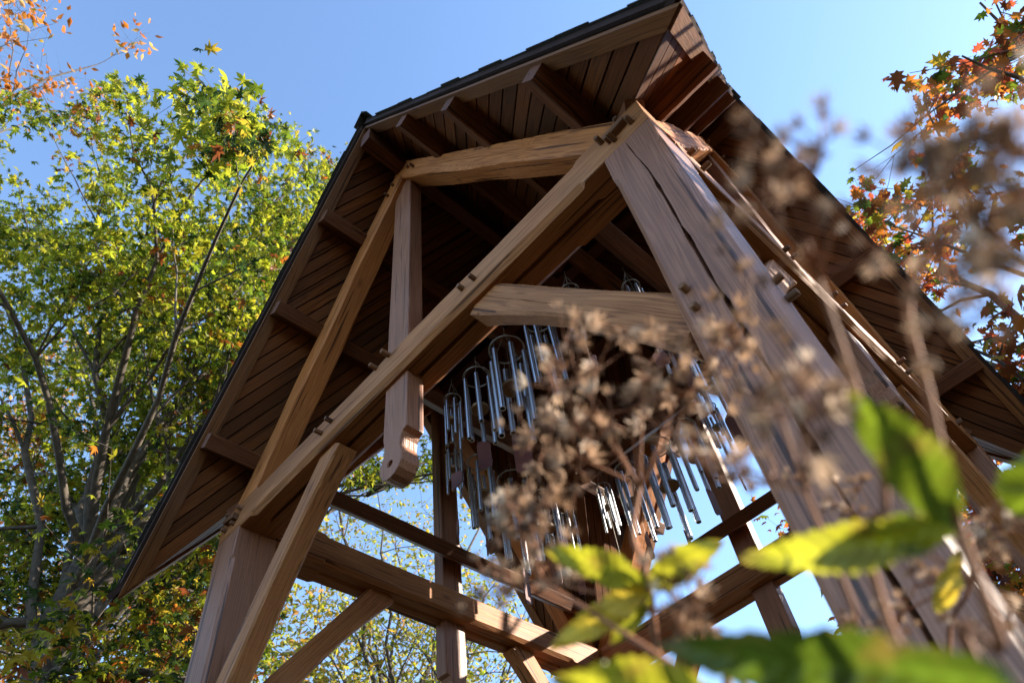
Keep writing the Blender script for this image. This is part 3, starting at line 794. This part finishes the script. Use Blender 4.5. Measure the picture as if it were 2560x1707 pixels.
def stem(parent, pts, r0, r1):
    inv = parent.matrix_basis.inverted(); P = []
    for i in range(len(pts) - 1):
        for t in range(6):
            k = t / 6
            p0 = pts[max(i - 1, 0)]; p1 = pts[i]; p2 = pts[i + 1]; p3 = pts[min(i + 2, len(pts) - 1)]
            P.append(0.5 * ((2 * p1) + (p2 - p0) * k + (2 * p0 - 5 * p1 + 4 * p2 - p3) * k * k + (3 * p1 - p0 - 3 * p2 + p3) * k ** 3))
    P.append(pts[-1]); n = len(P)
    put('stem', tubes_mesh('stem', [([inv @ p for p in P], [r0 + (r1 - r0) * i / (n - 1) for i in range(n)])], M_STEM), parent)

def plant(name, label, foot, cat='plant'):
    o = empty(name, foot); tag(o, label, cat, 'dried wildflowers in the foreground'); 
    bpy.context.view_layer.update()
    return o
toc = (CAM - at(1800, 1000, 1)).normalized()   # leaves seen from below face down towards the lens
LGREEN = (0.070, 0.098, 0.006); LYG = (0.205, 0.20, 0.013); LYEL = (0.40, 0.29, 0.03); LDK = (0.042, 0.066, 0.005)

# plant 1: the wide dried head in the middle
p = plant('dried_wildflower', 'dried brown wildflower with the widest seed head, in front of the wind chimes', tuple(Vector((at(1560, 1900, .8).x, at(1560, 1900, .8).y, 0))))
tip = at(1470, 1120, .80)
node = at(1490, 1345, .72)
stem(p, [Vector(p.location), at(1590, 1850, .78), node, at(1455, 1230, .76), tip], .0042, .0024)
for i, (vx, vy, d, sp, n) in enumerate([(1440, 880, .80, .045, 70), (1320, 900, .80, .035, 45), (1580, 850, .82, .04, 50), (1290, 800, .83, .03, 30), (1640, 800, .82, .025, 25), (1400, 1010, .79, .03, 40), (1250, 1010, .80, .018, 16), (1480, 770, .82, .025, 22), (1560, 960, .80, .03, 25)]):
    seed_head(p, at(vx, vy, d), (sp, sp * .7), int(n * .5), .0138, tip, 100 + i, 1.4)
big_leaf(p, node, at(1250, 1265, .70), .030, LYG, toc, .15, seed=1)
big_leaf(p, node, at(1258, 1490, .70), .026, LYEL, toc, -.18, seed=2)
big_leaf(p, node, at(1660, 1245, .70), .030, LYG, toc, .22, seed=3)
big_leaf(p, node, at(1400, 1480, .74), .020, LYG, toc, .1, seed=4)
# plant 2: tall stem with big green leaves on the right
p = plant('dried_wildflower', 'tall wildflower with large green lower leaves and blurred orange stem at right', tuple(Vector((at(2420, 1900, .55).x, at(2420, 1900, .55).y, 0))))
node = at(2200, 1200, .5)
stem(p, [Vector(p.location), at(2400, 1800, .52), at(2300, 1480, .5), node, at(2130, 900, .5), at(2085, 690, .5), at(2150, 560, .5)], .0046, .0026)
big_leaf(p, node, at(1935, 895, .46), .034, LGREEN, toc, .1, seed=5)
big_leaf(p, node, at(1690, 1285, .56), .028, LYG, toc, .12, seed=6)
big_leaf(p, at(2330, 1560, .42), at(1495, 1490, .46), .036, LDK, toc, .12, seed=7)
big_leaf(p, node, at(1895, 1275, .54), .024, LGREEN, toc, .1, seed=8)
for i, (vx, vy, d, sp, n) in enumerate([(2120, 340, .44, .014, 26), (2210, 370, .44, .016, 30), (2310, 360, .42, .016, 26), (2290, 480, .42, .016, 26), (2180, 470, .44, .009, 10), (2330, 610, .42, .012, 16), (2190, 720, .46, .010, 14), (2260, 700, .46, .008, 8)]):
    seed_head(p, at(vx, vy, d), (sp, sp * .7), int(n * .8), .0100, at(2150, 580, .5), 120 + i, 1.0)
# plant 3: small scattered heads near the post
p = plant('dried_wildflower', 'dried wildflower with small dark heads crossing the cracked post', tuple(Vector((at(2050, 1900, .6).x, at(2050, 1900, .6).y, 0))))
tip = at(1850, 1130, .56)
stem(p, [Vector(p.location), at(2080, 1800, .6), at(1960, 1400, .58), tip], .0034, .0018)
for i, (vx, vy, d, sp, n, fs) in enumerate([(1840, 920, .46, .011, 18, .010), (1770, 900, .46, .010, 12, .010), (1860, 1000, .45, .007, 10, .012), (1650, 1080, .62, .016, 20, .009), (1600, 1040, .64, .014, 12, .008), (1690, 640, .6, .008, 6, .009), (1730, 1080, .6, .012, 10, .008)]):
    seed_head(p, at(vx, vy, d), (sp, sp * .8), max(4, int(n * .8)), fs * 1.1, tip, 140 + i, 1.15)
# plant 4: heads against the sky
p = plant('dried_wildflower', 'dried wildflower whose curled heads stand against the blue sky', tuple(Vector((at(2150, 1900, .52).x, at(2150, 1900, .52).y, 0))))
tip = at(1880, 640, .5)
stem(p, [Vector(p.location), at(2160, 1700, .52), at(2030, 1100, .5), tip], .004, .002)
for i, (vx, vy, d, sp, n, fs) in enumerate([(1730, 400, .47, .010, 16, .0095), (1760, 460, .47, .009, 14, .010), (1850, 325, .47, .008, 12, .0095), (1950, 430, .46, .006, 7, .010), (1840, 560, .5, .006, 6, .008), (1980, 590, .5, .008, 9, .008), (1790, 350, .47, .007, 6, .009)]):
    seed_head(p, at(vx, vy, d), (sp, sp * .8), max(4, int(n * .85)), fs * 1.05, tip, 160 + i, 1.1)
# plant 5: lower right spray of pale heads
p = plant('dried_wildflower', 'dried wildflower with beaded pale heads at the lower right edge', tuple(Vector((at(2300, 1950, .95).x, at(2300, 1950, .95).y, 0))))
tip = at(2230, 1330, .9)
stem(p, [Vector(p.location), at(2300, 1800, .93), tip, at(2290, 1150, .88)], .004, .002)
for i, (vx, vy, d, sp, n, fs) in enumerate([(2270, 1170, .88, .03, 34, .0075), (2300, 1250, .88, .025, 26, .0075), (1950, 1140, .92, .03, 26, .007), (1860, 1120, .92, .022, 16, .007), (2310, 1420, .86, .025, 24, .0075), (2060, 1350, .9, .022, 22, .008), (2020, 1430, .9, .02, 18, .008)]):
    seed_head(p, at(vx, vy, d), (sp, sp * .6), n, fs, tip, 180 + i, 1.1)
big_leaf(p, at(2150, 1405, .86), at(2205, 1265, .86), .020, LYEL, toc, .35, seed=9)
big_leaf(p, at(2330, 1180, .6), at(2400, 1030, .6), .04, LGREEN, toc, .1, seed=10)
# plant 6: lower left of the middle, bright leaves along the bottom
p = plant('leafy_wildflower', 'wildflower with bright yellow-green leaves along the bottom edge', tuple(Vector((at(1650, 2050, .6).x, at(1650, 2050, .6).y, 0))))
nd = at(1700, 1640, .55)
stem(p, [Vector(p.location), at(1720, 1800, .58), nd, at(1240, 1330, .8)], .0045, .0018)
big_leaf(p, at(1620, 1580, .55), at(1270, 1568, .52), .032, LYG, toc, .2, seed=11)
big_leaf(p, nd, at(2150, 1590, .5), .036, LYG, toc, .15, seed=12)
for i, (vx, vy, d, sp, n, fs) in enumerate([(1215, 1160, .82, .022, 26, .0095), (1190, 1230, .82, .02, 20, .009), (1165, 1350, .82, .015, 12, .010), (1250, 1280, .82, .018, 14, .009), (1560, 1400, .7, .02, 18, .009), (1600, 1330, .72, .02, 16, .009)]):
    seed_head(p, at(vx, vy, d), (sp, sp * .9), n, fs * 1.35, at(1240, 1330, .8), 200 + i, 1.1)
